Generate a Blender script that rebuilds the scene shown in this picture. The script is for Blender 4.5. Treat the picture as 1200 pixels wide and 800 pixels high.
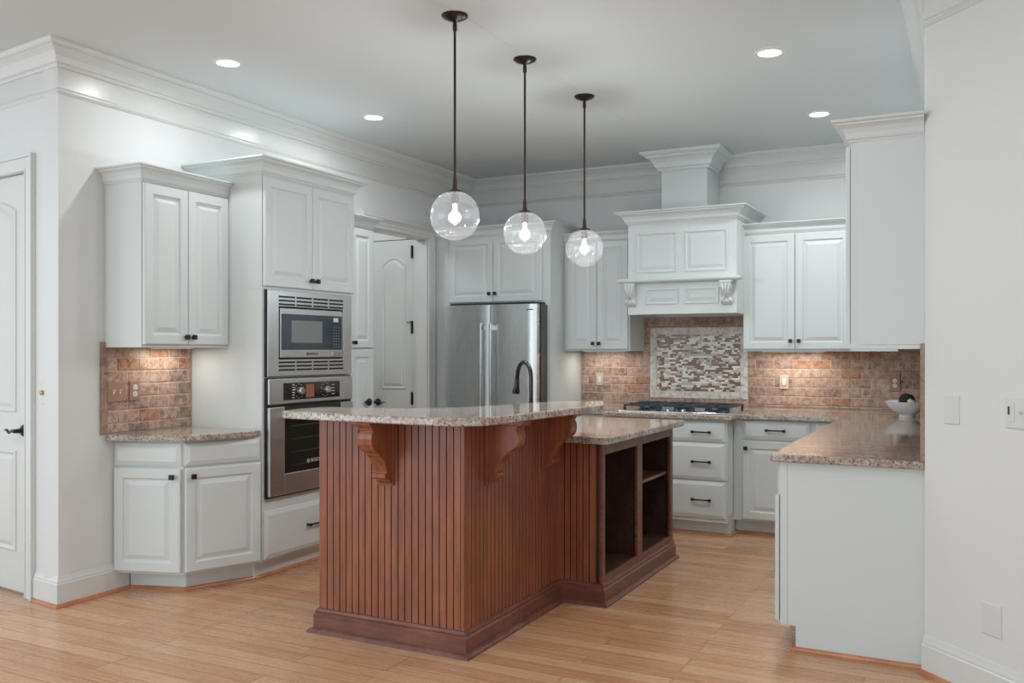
import bpy, math, random
from mathutils import Matrix, Vector
random.seed(7)
for o in list(bpy.data.objects): bpy.data.objects.remove(o)
SC = bpy.context.scene
COL = SC.collection
PI = math.pi

# ------------------------------------------------------------------ camera, world, exposure
CAM_H, FPX, YAW = 1.405, 1059.0, math.radians(27.2)
cd = bpy.data.cameras.new('camera'); cam = bpy.data.objects.new('camera', cd); COL.objects.link(cam)
cam.location = (0, 0, CAM_H); cam.rotation_euler = (PI/2, 0, YAW)
cd.sensor_fit = 'HORIZONTAL'; cd.sensor_width = 36.0; cd.lens = FPX/1200*36
cd.shift_y = (409-400)/1200.0; cd.clip_start = .05; cd.clip_end = 60
SC.camera = cam
W = bpy.data.worlds.new('world'); SC.world = W; W.use_nodes = True
W.node_tree.nodes['Background'].inputs[0].default_value = (.82, .92, 1, 1)
W.node_tree.nodes['Background'].inputs[1].default_value = 1.0
vs = SC.view_settings
vs.view_transform = 'Standard'; vs.look = 'None'; vs.exposure = 0.30; vs.gamma = 1.0; vs.use_curve_mapping = False
CEIL = 3.06
DOWNLIGHT_W, UNDERCAB_W, PENDANT_W, FILL_W = 9.5, .8, 14.0, 62.0
CAN_SPOTS = [(-3.843, 3.89), (-3.822, 5.28), (-1.025, 5.136), (-.983, 6.635)]
ADDED_CANS = [(-1.0, 2.6), (-2.6, 1.0), (.8, .6), (-4.6, 1.4)]  # unseen ceiling lights, added for overall brightness
def area(name, loc, rot, sx, sy, w, col=(1, 1, 1)):
    l = bpy.data.lights.new(name, 'AREA'); l.shape = 'RECTANGLE'; l.size = sx; l.size_y = sy; l.energy = w; l.color = col
    o = bpy.data.objects.new(name, l); COL.objects.link(o); o.location = loc; o.rotation_euler = rot; return o
# unseen area light, added behind the camera to brighten the room
area('fill_light', (-5.6, -1.6, 1.6), (PI/2, 0, math.radians(-50)), 4.0, 2.2, FILL_W, (.80, .92, 1))
for i, (x, y) in enumerate(CAN_SPOTS+ADDED_CANS):
    l = bpy.data.lights.new('downlight_lamp', 'AREA'); l.shape = 'DISK'; l.size = .08; l.spread = math.radians(172); l.energy = DOWNLIGHT_W*(.58, .76, 1.1, 1)[i] if i < 4 else DOWNLIGHT_W; l.color = (.955, .98, 1)
    o = bpy.data.objects.new('downlight_lamp', l); COL.objects.link(o); o.location = (x, y, CEIL-.012)

# ------------------------------------------------------------------ materials
def mat(name, col, rough=.5, metal=0, spec=.5, **kw):
    m = bpy.data.materials.new(name); m.use_nodes = True
    b = m.node_tree.nodes['Principled BSDF']
    b.inputs['Base Color'].default_value = (*col, 1); b.inputs['Roughness'].default_value = rough
    b.inputs['Metallic'].default_value = metal; b.inputs['Specular IOR Level'].default_value = spec
    for k, v in kw.items(): b.inputs[k.replace('_', ' ')].default_value = v
    return m
def nodes(m):
    nt = m.node_tree; return nt, nt.nodes, nt.links, nt.nodes['Principled BSDF']
def coords(nt, scale=(1, 1, 1), rot=(0, 0, 0)):
    t = nt.nodes.new('ShaderNodeTexCoord'); mp = nt.nodes.new('ShaderNodeMapping')
    mp.inputs['Scale'].default_value = scale; mp.inputs['Rotation'].default_value = rot
    nt.links.new(t.outputs['Object'], mp.inputs[0]); return mp.outputs[0]
def noise(nt, vec, scale, detail=4, rough=.6):
    n = nt.nodes.new('ShaderNodeTexNoise'); n.inputs['Scale'].default_value = scale
    n.inputs['Detail'].default_value = detail; n.inputs['Roughness'].default_value = rough
    nt.links.new(vec, n.inputs['Vector']); return n.outputs['Fac']
def ramp(nt, fac, stops):
    r = nt.nodes.new('ShaderNodeValToRGB'); e = r.color_ramp.elements
    while len(e) < len(stops): e.new(.5)
    for i, (p, c) in enumerate(stops): e[i].position = p; e[i].color = (*c, 1)
    nt.links.new(fac, r.inputs[0]); return r.outputs[0]
def mix(nt, fac, a, b, mode='MIX'):
    n = nt.nodes.new('ShaderNodeMix'); n.data_type = 'RGBA'; n.blend_type = mode
    for s, v in ((0, fac), (6, a), (7, b)):
        if isinstance(v, (int, float)): n.inputs[s].default_value = v
        elif isinstance(v, tuple): n.inputs[s].default_value = (*v, 1)
        else: nt.links.new(v, n.inputs[s])
    return n.outputs[2]
def bump(nt, h, strength, dist, b):
    n = nt.nodes.new('ShaderNodeBump'); n.inputs['Strength'].default_value = strength; n.inputs['Distance'].default_value = dist
    nt.links.new(h, n.inputs['Height']); nt.links.new(n.outputs[0], b.inputs['Normal'])
def S(r, g, b):   # sRGB 0..255 to linear
    f = lambda v: (v/255/12.92 if v/255 <= .04045 else ((v/255+.055)/1.055)**2.4)
    return (f(r), f(g), f(b))

M = {}
M['wall'] = mat('wall_paint', S(220, 222, 221), .55, spec=.3)
nt, N, L, B = nodes(M['wall']); bump(nt, noise(nt, coords(nt), 180, 2), .04, .002, B)
M['ceiling'] = mat('ceiling_paint', S(210, 216, 217), .7, spec=.2)
M['trim'] = mat('trim_paint', S(216, 217, 214), .28)
M['cabinet'] = mat('cabinet_paint', S(212, 218, 217), .38)
M['door'] = mat('door_paint', S(214, 215, 211), .4)
M['black'] = mat('black_hardware', (.012, .012, .013), .4, spec=.4)
M['bronze'] = mat('dark_bronze', S(62, 50, 44), .32, .75)
M['faucet'] = mat('faucet_bronze', S(72, 64, 58), .22, .9)
M['dark'] = mat('dark_gap', (.01, .01, .01), .6)
M['glossblack'] = mat('black_glass', (.012, .014, .016), .06, spec=.8)
M['mwglass'] = mat('microwave_glass', S(52, 62, 72), .1, spec=.8)
M['mwscreen'] = mat('microwave_screen', S(122, 128, 128), .22, spec=.7)
M['ovenglass'] = mat('oven_glass', S(26, 36, 32), .08, spec=.8)
M['rack'] = mat('oven_rack', S(96, 104, 98), .4, .6)
M['plastic'] = mat('white_plastic', S(216, 218, 215), .35)
M['tanplate'] = mat('tan_plate', S(158, 124, 100), .5)
M['stoneplate'] = mat('stone_plate', S(196, 180, 164), .5)
M['brass'] = mat('brass', S(190, 150, 90), .25, .9)
M['grout'] = mat('grout', S(188, 170, 154), .9)
M['darkgrout'] = mat('tan_grout', S(150, 132, 118), .9)
M['cast'] = mat('cast_iron', S(40, 50, 62), .38, .2)
M['porcelain'] = mat('porcelain', S(232, 234, 236), .12)
M['green'] = mat('moss_green', S(38, 40, 32), .9)
M['pale'] = mat('pale_flower', S(205, 190, 165), .8)
M['display'] = mat('amber_display', S(150, 96, 74), .3)
M['print'] = mat('white_print', S(205, 208, 208), .5)
M['darkprint'] = mat('dark_print', S(58, 60, 62), .5)
# brushed steel
def steel(name, col, rough, axis):
    m = mat(name, col, rough, 1.0)
    nt, N, L, B = nodes(m); sc = [6, 6, 6]; sc[axis] = 900
    f = noise(nt, coords(nt, tuple(sc)), 1.0, 3)
    L.new(ramp(nt, f, [(.3, (rough-.07,)*3), (.7, (rough+.09,)*3)]), B.inputs['Roughness'])
    bump(nt, f, .04, .001, B); return m
M['steel'] = steel('brushed_steel', S(206, 209, 210), .34, 2)
M['steelv'] = steel('brushed_steel_fridge', S(216, 219, 219), .26, 0)
M['steelh'] = steel('polished_steel', S(208, 210, 210), .16, 2)
# emissive
def emit(name, col, s):
    m = bpy.data.materials.new(name); m.use_nodes = True; nt = m.node_tree; nt.nodes.clear()
    e = nt.nodes.new('ShaderNodeEmission'); e.inputs[0].default_value = (*col, 1); e.inputs[1].default_value = s
    o = nt.nodes.new('ShaderNodeOutputMaterial'); nt.links.new(e.outputs[0], o.inputs[0]); return m
M['lamp'] = emit('downlight_glow', (1, .97, .92), 9)
M['strip'] = emit('strip_glow', (1, .93, .84), 1.0)
M['bulb'] = emit('bulb_glow', (1, .96, .9), 14)
# thin glass: a shell that mostly transmits and mirrors by Fresnel
def thin_glass():
    m = bpy.data.materials.new('globe_glass'); m.use_nodes = True; nt = m.node_tree; nt.nodes.clear()
    tr = nt.nodes.new('ShaderNodeBsdfTransparent'); tr.inputs[0].default_value = (.955, .965, .965, 1)
    gl = nt.nodes.new('ShaderNodeBsdfGlossy'); gl.inputs['Roughness'].default_value = .03; gl.inputs[0].default_value = (1, 1, 1, 1)
    lw = nt.nodes.new('ShaderNodeLayerWeight'); lw.inputs[0].default_value = .5
    pw = nt.nodes.new('ShaderNodeMath'); pw.operation = 'POWER'; pw.inputs[1].default_value = 4.0; nt.links.new(lw.outputs['Facing'], pw.inputs[0])
    fr = nt.nodes.new('ShaderNodeMath'); fr.operation = 'MULTIPLY_ADD'; fr.inputs[1].default_value = .75; fr.inputs[2].default_value = .06; nt.links.new(pw.outputs[0], fr.inputs[0])
    tl = nt.nodes.new('ShaderNodeBsdfTranslucent'); tl.inputs[0].default_value = (1, 1, 1, 1); m2 = nt.nodes.new('ShaderNodeMixShader'); m2.inputs[0].default_value = .016
    nt.links.new(tr.outputs[0], m2.inputs[1]); nt.links.new(tl.outputs[0], m2.inputs[2]); tr = m2
    mx = nt.nodes.new('ShaderNodeMixShader'); o = nt.nodes.new('ShaderNodeOutputMaterial')
    nt.links.new(fr.outputs[0], mx.inputs[0]); nt.links.new(tr.outputs[0], mx.inputs[1]); nt.links.new(gl.outputs[0], mx.inputs[2])
    nt.links.new(mx.outputs[0], o.inputs[0]); return m
M['glass'] = thin_glass()
# floor: narrow strand boards running along X
M['floor'] = mat('wood_floor', S(190, 150, 118), .3)
nt, N, L, B = nodes(M['floor'])
v = coords(nt)
br = N.new('ShaderNodeTexBrick'); L.new(v, br.inputs['Vector'])
br.offset = .37; br.offset_frequency = 3; br.inputs['Scale'].default_value = 1.0
br.inputs['Color1'].default_value = (0, 0, 0, 1); br.inputs['Color2'].default_value = (1, 1, 1, 1); br.inputs['Mortar'].default_value = (.5, .5, .5, 1)
br.inputs['Mortar Size'].default_value = .0015; br.inputs['Mortar Smooth'].default_value = .1; br.inputs['Bias'].default_value = 0
br.inputs['Brick Width'].default_value = 1.15; br.inputs['Row Height'].default_value = .096
g1 = noise(nt, coords(nt, (1.6, 60, 1)), 1.0, 6, .65)
g2 = noise(nt, coords(nt, (5, 190, 1)), 1.0, 4, .6)
plank = ramp(nt, br.outputs['Color'], [(0, S(174, 120, 84)), (.3, S(188, 140, 103)), (.65, S(201, 160, 126)), (1, S(181, 130, 95))])
c = mix(nt, ramp(nt, g1, [(.35, (0, 0, 0)), (.75, (.7,)*3)]), plank, S(212, 174, 138))
c = mix(nt, ramp(nt, g2, [(.5, (0, 0, 0)), (.85, (.5, .5, .5))]), c, S(162, 112, 78))
c = mix(nt, br.outputs['Fac'], c, S(120, 76, 50))
L.new(c, B.inputs['Base Color'])
L.new(ramp(nt, g1, [(.2, (.2,)*3), (.8, (.34,)*3)]), B.inputs['Roughness'])
inv = N.new('ShaderNodeMath'); inv.operation = 'MULTIPLY_ADD'; inv.inputs[1].default_value = -1; inv.inputs[2].default_value = 1
L.new(br.outputs['Fac'], inv.inputs[0]); bump(nt, inv.outputs[0], .25, .0015, B)
# stained woods
def wood(name, base, dark, light, sc=(14, 14, 1.2), rough=.34):
    m = mat(name, base, rough); nt, N, L, B = nodes(m)
    f = noise(nt, coords(nt, sc), 3.0, 6, .65); f2 = noise(nt, coords(nt, (3, 3, 1.2)), 2.2, 3)
    c = ramp(nt, f, [(.25, dark), (.5, base), (.78, light)])
    c = mix(nt, ramp(nt, f2, [(.35, (0, 0, 0)), (.75, (.55,)*3)]), c, dark)
    L.new(c, B.inputs['Base Color']); return m
M['cherry'] = wood('stained_cherry', S(150, 88, 56), S(106, 61, 38), S(172, 108, 73))
M['groove'] = mat('dark_groove', S(58, 32, 22), .5)  # groove faces coloured darker than the boards
M['cherryshade'] = wood('cherry_painted_shade', S(66, 40, 28), S(40, 24, 17), S(88, 58, 40), (5, 5, 3), .4)  # darker copy of the cherry paints the shade inside the open shelves
M['cherryh'] = wood('stained_cherry_rail', S(122, 75, 57), S(88, 54, 40), S(144, 96, 76), (1.5, 14, 14))
M['shoe'] = wood('oak_shoe_mould', S(190, 130, 88), S(160, 100, 64), S(206, 150, 106), (3, 3, 3))
M['shoedark'] = wood('stained_shoe_mould', S(118, 80, 66), S(88, 56, 44), S(140, 104, 92), (3, 3, 3), .3)
# granite
M['granite'] = mat('granite', S(180, 160, 145), .07, spec=.6)
nt, N, L, B = nodes(M['granite']); v = coords(nt)
f1 = noise(nt, coords(nt, (1, 2.4, 2.4), (0, 0, .5)), 3.2, 6, .65); f2 = noise(nt, v, 42, 6, .75); f3 = noise(nt, coords(nt, (1, 1, 1), (.4, .2, .9)), 95, 4, .75)
c = ramp(nt, f2, [(.3, S(98, 80, 70)), (.42, S(152, 132, 118)), (.5, S(190, 178, 166)), (.62, S(208, 200, 190)), (.75, S(156, 144, 134))])
c = mix(nt, ramp(nt, f1, [(.44, (0, 0, 0)), (.62, (.6,)*3)]), c, S(150, 124, 110))
c = mix(nt, ramp(nt, f3, [(.54, (0, 0, 0)), (.60, (.9,)*3)]), c, S(66, 54, 50))
L.new(c, B.inputs['Base Color'])
# tumbled travertine in several firings, and mosaic strips
def stone(name, a, b, rough=.75, pit=.55):
    m = mat(name, a, rough, spec=.25); nt, N, L, B = nodes(m); v = coords(nt)
    f = noise(nt, v, 26, 7, .72); g = noise(nt, v, 120, 4, .7); h = noise(nt, coords(nt, (1, 1, 1.8)), 7, 3)
    d = tuple(x*.55 for x in a)
    c = ramp(nt, f, [(.36, d), (.47, a), (.58, b), (.68, a)])
    c = mix(nt, ramp(nt, g, [(.54, (0, 0, 0)), (.62, (pit,)*3)]), c, d)
    c = mix(nt, ramp(nt, h, [(.4, (0, 0, 0)), (.7, (.5,)*3)]), c, b)
    L.new(c, B.inputs['Base Color']); bump(nt, g, .35, .003, B); return m
TRAV = [stone('travertine_tan', S(164, 134, 114), S(194, 168, 148)), stone('travertine_beige', S(176, 152, 134), S(204, 184, 168)),
        stone('travertine_rust', S(162, 118, 92), S(186, 150, 124)), stone('travertine_brown', S(144, 118, 104), S(178, 154, 138)),
        stone('travertine_rose', S(168, 136, 118), S(196, 172, 156))]
M['travframe'] = stone('travertine_border', S(204, 196, 190), S(232, 228, 224), .6, .3)
M['tileedge'] = stone('travertine_edge', S(150, 122, 108), S(172, 146, 130))
MOS = [mat('mosaic_brown_glass', S(122, 76, 44), .25, spec=.5), mat('mosaic_white_marble', S(236, 234, 228), .3),
       mat('mosaic_grey_stone', S(186, 188, 180), .35), mat('mosaic_beige_stone', S(206, 190, 170), .4),
       mat('mosaic_taupe_glass', S(146, 100, 72), .25, spec=.7)]

# ------------------------------------------------------------------ mesh builder
class MB:
    def __init__(s): s.v = []; s.f = []; s.mi = []
    def add(s, vs, fs, mi=0, mx=None):
        b = len(s.v); s.v += [tuple(mx @ Vector(p)) if mx else tuple(p) for p in vs]
        s.f += [tuple(i+b for i in f) for f in fs]; s.mi += [mi]*len(fs); return s
    def box(s, x0, x1, y0, y1, z0, z1, mi=0, mx=None):
        x0, x1 = sorted((x0, x1)); y0, y1 = sorted((y0, y1)); z0, z1 = sorted((z0, z1))
        vs = [(x, y, z) for z in (z0, z1) for y in (y0, y1) for x in (x0, x1)]
        return s.add(vs, [(0, 2, 3, 1), (4, 5, 7, 6), (0, 1, 5, 4), (2, 6, 7, 3), (0, 4, 6, 2), (1, 3, 7, 5)], mi, mx)
    def prism(s, poly, z0, z1, mi=0, mx=None):
        n = len(poly); a = sum(poly[i][0]*poly[(i+1) % n][1]-poly[(i+1) % n][0]*poly[i][1] for i in range(n))
        if a < 0: poly = poly[::-1]
        vs = [(x, y, z0) for x, y in poly]+[(x, y, z1) for x, y in poly]
        return s.add(vs, [tuple(range(n))[::-1], tuple(range(n, 2*n))]+[(i, (i+1) % n, n+(i+1) % n, n+i) for i in range(n)], mi, mx)
    def lathe(s, prof, seg=24, mi=0, mx=None, cap=True):
        vs = []; fs = []; n = len(prof)
        for r, z in prof:
            for k in range(seg):
                a = 2*PI*k/seg; vs.append((r*math.cos(a), r*math.sin(a), z))
        for i in range(n-1):
            for k in range(seg):
                k2 = (k+1) % seg; fs.append((i*seg+k, i*seg+k2, (i+1)*seg+k2, (i+1)*seg+k))
        if cap:
            fs.append(tuple(range(seg))[::-1]); fs.append(tuple((n-1)*seg+k for k in range(seg)))
        return s.add(vs, fs, mi, mx)
    def tube(s, pts, rad, seg=10, mi=0, mx=None, squash=1):
        pts = [Vector(p) for p in pts]; n = len(pts); vs = []; fs = []
        rads = rad if isinstance(rad, (list, tuple)) else [rad]*n; up = None
        for i, p in enumerate(pts):
            t = (pts[min(i+1, n-1)]-pts[max(i-1, 0)]).normalized()
            if up is None: up = t.orthogonal().normalized()
            up = (up-t*up.dot(t)).normalized(); w = t.cross(up)
            for k in range(seg):
                a = 2*PI*k/seg; vs.append(tuple(p+(up*math.cos(a)+w*math.sin(a)*squash)*rads[i]))
        for i in range(n-1):
            for k in range(seg):
                k2 = (k+1) % seg; fs.append((i*seg+k, i*seg+k2, (i+1)*seg+k2, (i+1)*seg+k))
        fs.append(tuple(range(seg))[::-1]); fs.append(tuple((n-1)*seg+k for k in range(seg)))
        return s.add(vs, fs, mi, mx)
    def sweep(s, prof, path, closed=False, mi=0, mx=None):
        """prof: closed loop of (out, z); out is to the right of the direction of travel"""
        n = len(path); P = [Vector((a, b)) for a, b in path]; ms = []
        for i in range(n):
            dirs = []
            if closed or i > 0: dirs.append((P[i]-P[i-1]).normalized())
            if closed or i < n-1: dirs.append((P[(i+1) % n]-P[i]).normalized())
            ns = [Vector((d.y, -d.x)) for d in dirs]
            m = ns[0] if len(ns) == 1 else (ns[0]+ns[1])/(1+ns[0].dot(ns[1]))
            ms.append(m)
        k = len(prof); vs = []; fs = []
        for i in range(n):
            for o, z in prof: vs.append((P[i].x+ms[i].x*o, P[i].y+ms[i].y*o, z))
        for i in range(n if closed else n-1):
            j = (i+1) % n
            for q in range(k):
                q2 = (q+1) % k; fs.append((i*k+q, j*k+q, j*k+q2, i*k+q2))
        if not closed: fs.append(tuple(range(k))); fs.append(tuple((n-1)*k+q for q in range(k))[::-1])
        return s.add(vs, fs, mi, mx)
    def rings(s, polys, mi=0, mx=None):
        """nested loops of equal length ((x,z) list, y) - first is the back edge, last gets a cap; faces look to -y"""
        n = len(polys[0][0]); vs = []; fs = []
        for pl, y in polys: vs += [(p[0], y, p[1]) for p in pl]
        for i in range(len(polys)-1):
            for k in range(n):
                k2 = (k+1) % n; fs.append((i*n+k, i*n+k2, (i+1)*n+k2, (i+1)*n+k))
        fs.append(tuple((len(polys)-1)*n+k for k in range(n)))
        fs.append(tuple(range(n))[::-1])
        return s.add(vs, fs, mi, mx)
    def build(s, name, m, parent=None, bevel=0, smooth=False, seg=2, label=None, angle=30):
        me = bpy.data.meshes.new(name); me.from_pydata(s.v, [], s.f); me.validate(); me.update()
        for x in (m if isinstance(m, (list, tuple)) else [m]): me.materials.append(x)
        if len(me.polygons) == len(s.mi):
            for p, i in zip(me.polygons, s.mi): p.material_index = i
        import bmesh
        bm = bmesh.new(); bm.from_mesh(me); bmesh.ops.recalc_face_normals(bm, faces=bm.faces); bm.to_mesh(me); bm.free()
        o = bpy.data.objects.new(name, me); COL.objects.link(o)
        if parent: o.parent = parent
        if smooth:
            for p in me.polygons: p.use_smooth = True
            try: me.set_sharp_from_angle(angle=math.radians(angle))
            except Exception: pass
        if bevel:
            b = o.modifiers.new('bevel', 'BEVEL'); b.width = bevel; b.segments = seg; b.limit_method = 'ANGLE'; b.angle_limit = math.radians(40)
        if label: o['label'] = label
        return o
def tag(o, label, cat, group=None):
    o['label'] = label; o['category'] = cat
    if group: o['group'] = group
    return o
def thing(name, label, cat, loc=(0, 0, 0), rz=0, group=None):
    o = bpy.data.objects.new(name, None); COL.objects.link(o); o.location = loc; o.rotation_euler = (0, 0, rz); o.empty_display_size = .05
    return tag(o, label, cat, group)
def struct(o): o['kind'] = 'structure'; return o
def copy_tree(o, parent=None):
    c = o.copy(); COL.objects.link(c); c.parent = parent
    for ch in list(o.children): copy_tree(ch, c)
    return c
def rect(x0, x1, z0, z1, i=0): return [(x0+i, z0+i), (x1-i, z0+i), (x1-i, z1-i), (x0+i, z1-i)]
def arch(x0, x1, z0, z1, rise, i=0, n=12):
    """rectangle with an arched head; z1 is the crown of the arch"""
    x0 += i; x1 -= i; z0 += i; z1 -= i; s = z1-rise; pts = [(x0, z0), (x1, z0)]
    cx = (x0+x1)/2; h = (x1-x0)/2
    for k in range(n+1):
        a = PI*k/n; pts.append((cx+h*math.cos(a), s+rise*(1-math.cos(a)**2)))
    return pts
def T(x, y, z, rz=0): return Matrix.Translation((x, y, z)) @ Matrix.Rotation(rz, 4, 'Z')

# door and drawer fronts: local frame x right, y into the cabinet, z up; the front looks to -y
def knob(parent, x, z, y=-.02, name='knob'):
    k = MB(); mx = Matrix.Translation((x, y, z)) @ Matrix.Rotation(PI/2, 4, 'X')
    k.lathe([(.008, 0), (.0065, .004), (.0055, .014), (.0055, .017)], 14, mx=mx)
    k.box(x-.0145, x+.0145, y-.031, y-.016, z-.0145, z+.0145)
    return k.build(name, M['black'], parent, .003)
def pull(parent, x, z, w=.128, y=-.02):
    k = MB()
    for s in (-1, 1):
        k.box(x+s*w/2-.007, x+s*w/2+.007, y-.03, y, z-.008, z+.008)
        k.box(x+s*w/2-.009, x+s*w/2+.009, y-.034, y-.02, z-.0095, z+.0095)
    k.box(x-w/2, x+w/2, y-.03, y-.02, z-.005, z+.005)
    return k.build('handle', M['black'], parent, .0015)
def panel_door(parent, x0, x1, z0, z1, kn=None, fr=.058, name='door', m=None, y0=-.004):
    R = lambda i: rect(x0, x1, z0, z1, i)
    o = MB().rings([(R(0), y0), (R(0), y0-.015), (R(.002), y0-.018), (R(.006), y0-.020), (R(fr-.004), y0-.020), (R(fr), y0-.018), (R(fr+.004), y0-.0105), (R(fr+.013), y0-.0095),
                    (R(fr+.015), y0-.0105), (R(fr+.036), y0-.0175), (R(fr+.038), y0-.0185)])
    o = o.build(name, m or M['cabinet'], parent)
    if kn: knob(o, kn[0], kn[1], y0-.02)
    return o
def slab_front(parent, x0, x1, z0, z1, handle=None, name='drawer', w=.128):
    R = lambda i: rect(x0, x1, z0, z1, i)
    o = MB().rings([(R(0), 0), (R(0), -.011), (R(.004), -.0135), (R(.007), -.014), (R(.024), -.0205), (R(.026), -.0215)])
    o = o.build(name, M['cabinet'], parent)
    if handle: pull(o, handle[0], handle[1], w, -.0215)
    return o
def crown_prof(z0, z1, p):
    h = z1-z0
    return [(0, z0), (.10*p, z0), (.14*p, z0+.10*h), (.22*p, z0+.14*h), (.26*p, z0+.22*h), (.30*p, z0+.42*h), (.44*p, z0+.62*h), (.66*p, z0+.74*h),
            (.78*p, z0+.76*h), (.80*p, z0+.84*h), (.96*p, z0+.88*h), (p, z0+.92*h), (p, z1), (0, z1)]

# ------------------------------------------------------------------ room shell
LX, BY, RX = -4.45, 7.78, -.20
CORNER = (LX, 3.25)
nv = Vector((-1.759, .22)).normalized()            # direction of the near left wall, going left
OUT = .12
f = MB(); f.box(-7.5, 5, -4, 8.2, -.1, 0); struct(f.build('floor', M['floor']))
f = MB(); f.box(-7.5, 5, -4, 8.2, CEIL, CEIL+.1); struct(f.build('ceiling', M['ceiling']))
f = MB(); f.box(-2.275, -2.262, -1, 7.6, CEIL-.0012, CEIL+.02); struct(f.build('trim_ceiling', M['ceiling']))
OPY0, OPY1, OPZ = 6.05, 6.975, 2.412
f = MB()
f.box(LX-OUT, LX, 3.25, OPY0, 0, CEIL); f.box(LX-OUT, LX, OPY1, BY+OUT, 0, CEIL); f.box(LX-OUT, LX, OPY0, OPY1, OPZ, CEIL)
struct(f.build('wall_left', M['wall']))
f = MB(); f.box(LX, RX+OUT, BY, BY+OUT, 0, CEIL); struct(f.build('wall_back', M['wall']))
f = MB(); f.box(RX, RX+OUT, 4.36, BY, 0, CEIL); struct(f.build('wall_right', M['wall']))
f = MB(); f.prism([(RX, 4.31), (1.9, 2.21), (1.985, 2.295), (RX, 4.48)], 0, CEIL); struct(f.build('wall_right_angled', M['wall'], bevel=.004))
# near left wall, frame: x to the right ends at the corner (x = 0), walls extend to negative x
nang = math.atan2(-nv.y, -nv.x)
def NF(): return Matrix.Translation((*CORNER, 0)) @ Matrix.Rotation(nang, 4, 'Z')
DA, DB, DT = .325, 1.24, 2.41
f = MB(); mx = NF()
f.prism([(-DA, 0), (0, 0), (-.03, OUT), (-DA, OUT)], 0, CEIL, mx=mx); f.box(-3.0, -DB, 0, OUT, 0, CEIL, mx=mx); f.box(-DB, -DA, 0, OUT, DT, CEIL, mx=mx)
struct(f.build('wall_left_near', M['wall']))
# vestibule behind the left wall
f = MB(); f.box(-6.0, LX-OUT, 7.09, 7.2, 0, CEIL); f.box(-6.1, -6.0, 4.4, 7.2, 0, CEIL); f.box(-6.0, LX-OUT, 4.3, 4.4, 0, CEIL)
struct(f.build('wall_vestibule', M['wall']))
# mouldings
pth = [tuple(Vector(CORNER)+nv*3.0), CORNER, (LX, BY), (RX, BY), (RX, 4.31), (1.9, 2.21)]
cz0, cz1, cp = 2.94, CEIL, .12
CP = [(0, 2.83), (.005, 2.83), (.005, cz0), (.018, cz0), (.022, cz0+.008), (.022, cz0+.018), (.034, cz0+.022), (.038, cz0+.034), (.045, cz0+.052), (.06, cz0+.07), (.082, cz0+.082),
      (.088, cz0+.084), (.088, cz0+.092), (.105, cz0+.097), (.116, cz0+.104), (.12, cz0+.11), (.12, cz1), (0, cz1)]
struct(MB().sweep(CP, pth).build('trim_crown', M['trim']))
rz = 2.80
struct(MB().sweep([(0, rz), (.006, rz), (.012, rz+.006), (.02, rz+.012), (.02, rz+.018), (.012, rz+.024), (.006, rz+.032), (0, rz+.034)], pth).build('trim_rail', M['trim']))
BB = [(0, 0), (.018, 0), (.018, .125), (.014, .130), (.014, .138), (.009, .150), (.004, .165), (0, .168)]
QR = [(0, 0), (.034, 0), (.034, .006), (.030, .014), (.022, .019), (.018, .020), (0, .020)]
pl = [tuple(Vector(CORNER)+nv*(DA-.095)), CORNER, (LX, 3.70)]
struct(MB().sweep(BB, pl).build('baseboard_left', M['trim']))
struct(MB().sweep(QR, pl).build('trim_shoe_left', M['shoe']))
struct(MB().sweep(BB, [(RX, 4.33), (RX+.0001, 4.31), (1.9, 2.21)][1:]).build('baseboard_right', M['trim']))
struct(MB().sweep([(o, z) for o, z in QR], [(RX+.0001, 4.31), (1.9, 2.21)]).build('trim_shoe_right', M['shoe']))

# interior doors
def room_door(root, x0, x1, zt, hinge_right, arch_x, arch_z, low_x=None, low_z=None, m=None, yd=0):
    b = MB(); b.box(x0, x1, yd, yd+.038, .012, zt)
    b.build('door_panel_slab', m or M['door'], root, .002)
    def mould(poly_fn, name):
        r = MB().rings([(poly_fn(0), yd+.002), (poly_fn(.002), yd-.006), (poly_fn(.010), yd-.010), (poly_fn(.016), yd-.008), (poly_fn(.024), yd-.001), (poly_fn(.030), yd-.001),
                        (poly_fn(.052), yd-.010), (poly_fn(.056), yd-.0105)])
        return r.build(name, m or M['door'], root)
    mould(lambda i: arch(*arch_x, *arch_z, .07, i), 'raised_panel')
    if low_x: mould(lambda i: rect(*low_x, *low_z, i), 'raised_panel')
def lever(root, x, z, d, y=0):
    k = MB(); k.lathe([(.033, 0), (.033, .006), (.026, .012), (.014, .014), (.012, .05), (.0125, .055)], 24, mx=Matrix.Translation((x, y, z)) @ Matrix.Rotation(PI/2, 4, 'X'))
    pts = [(0, 0), (.02, .001), (.045, -.002), (.062, -.011), (.075, -.008), (.09, .003), (.105, .004), (.118, 0)]
    k.tube([(x+d*a, y-.05, z+c) for a, c in pts], [.012, .0115, .010, .009, .0075, .007, .006, .004], 12, squash=.7)
    return k.build('door_handle', M['black'], root, smooth=True, angle=50)
d1 = bpy.data.objects.new('door_1', None); COL.objects.link(d1); d1.location = (*CORNER, 0); d1.rotation_euler = (0, 0, nang); struct(d1)
room_door(d1, -DB+.003, -DA-.003, DT-.004, False, (-1.09, -.475), (1.04, 2.28), (-1.09, -.475), (.24, .82), yd=.018)
lever(d1, -.395, .94, -1, .018)
k = MB(); k.box(-.385, -.36, .012, .02, 1.94, 1.975); k.build('viewer_plate', M['darkprint'], d1)
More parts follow.
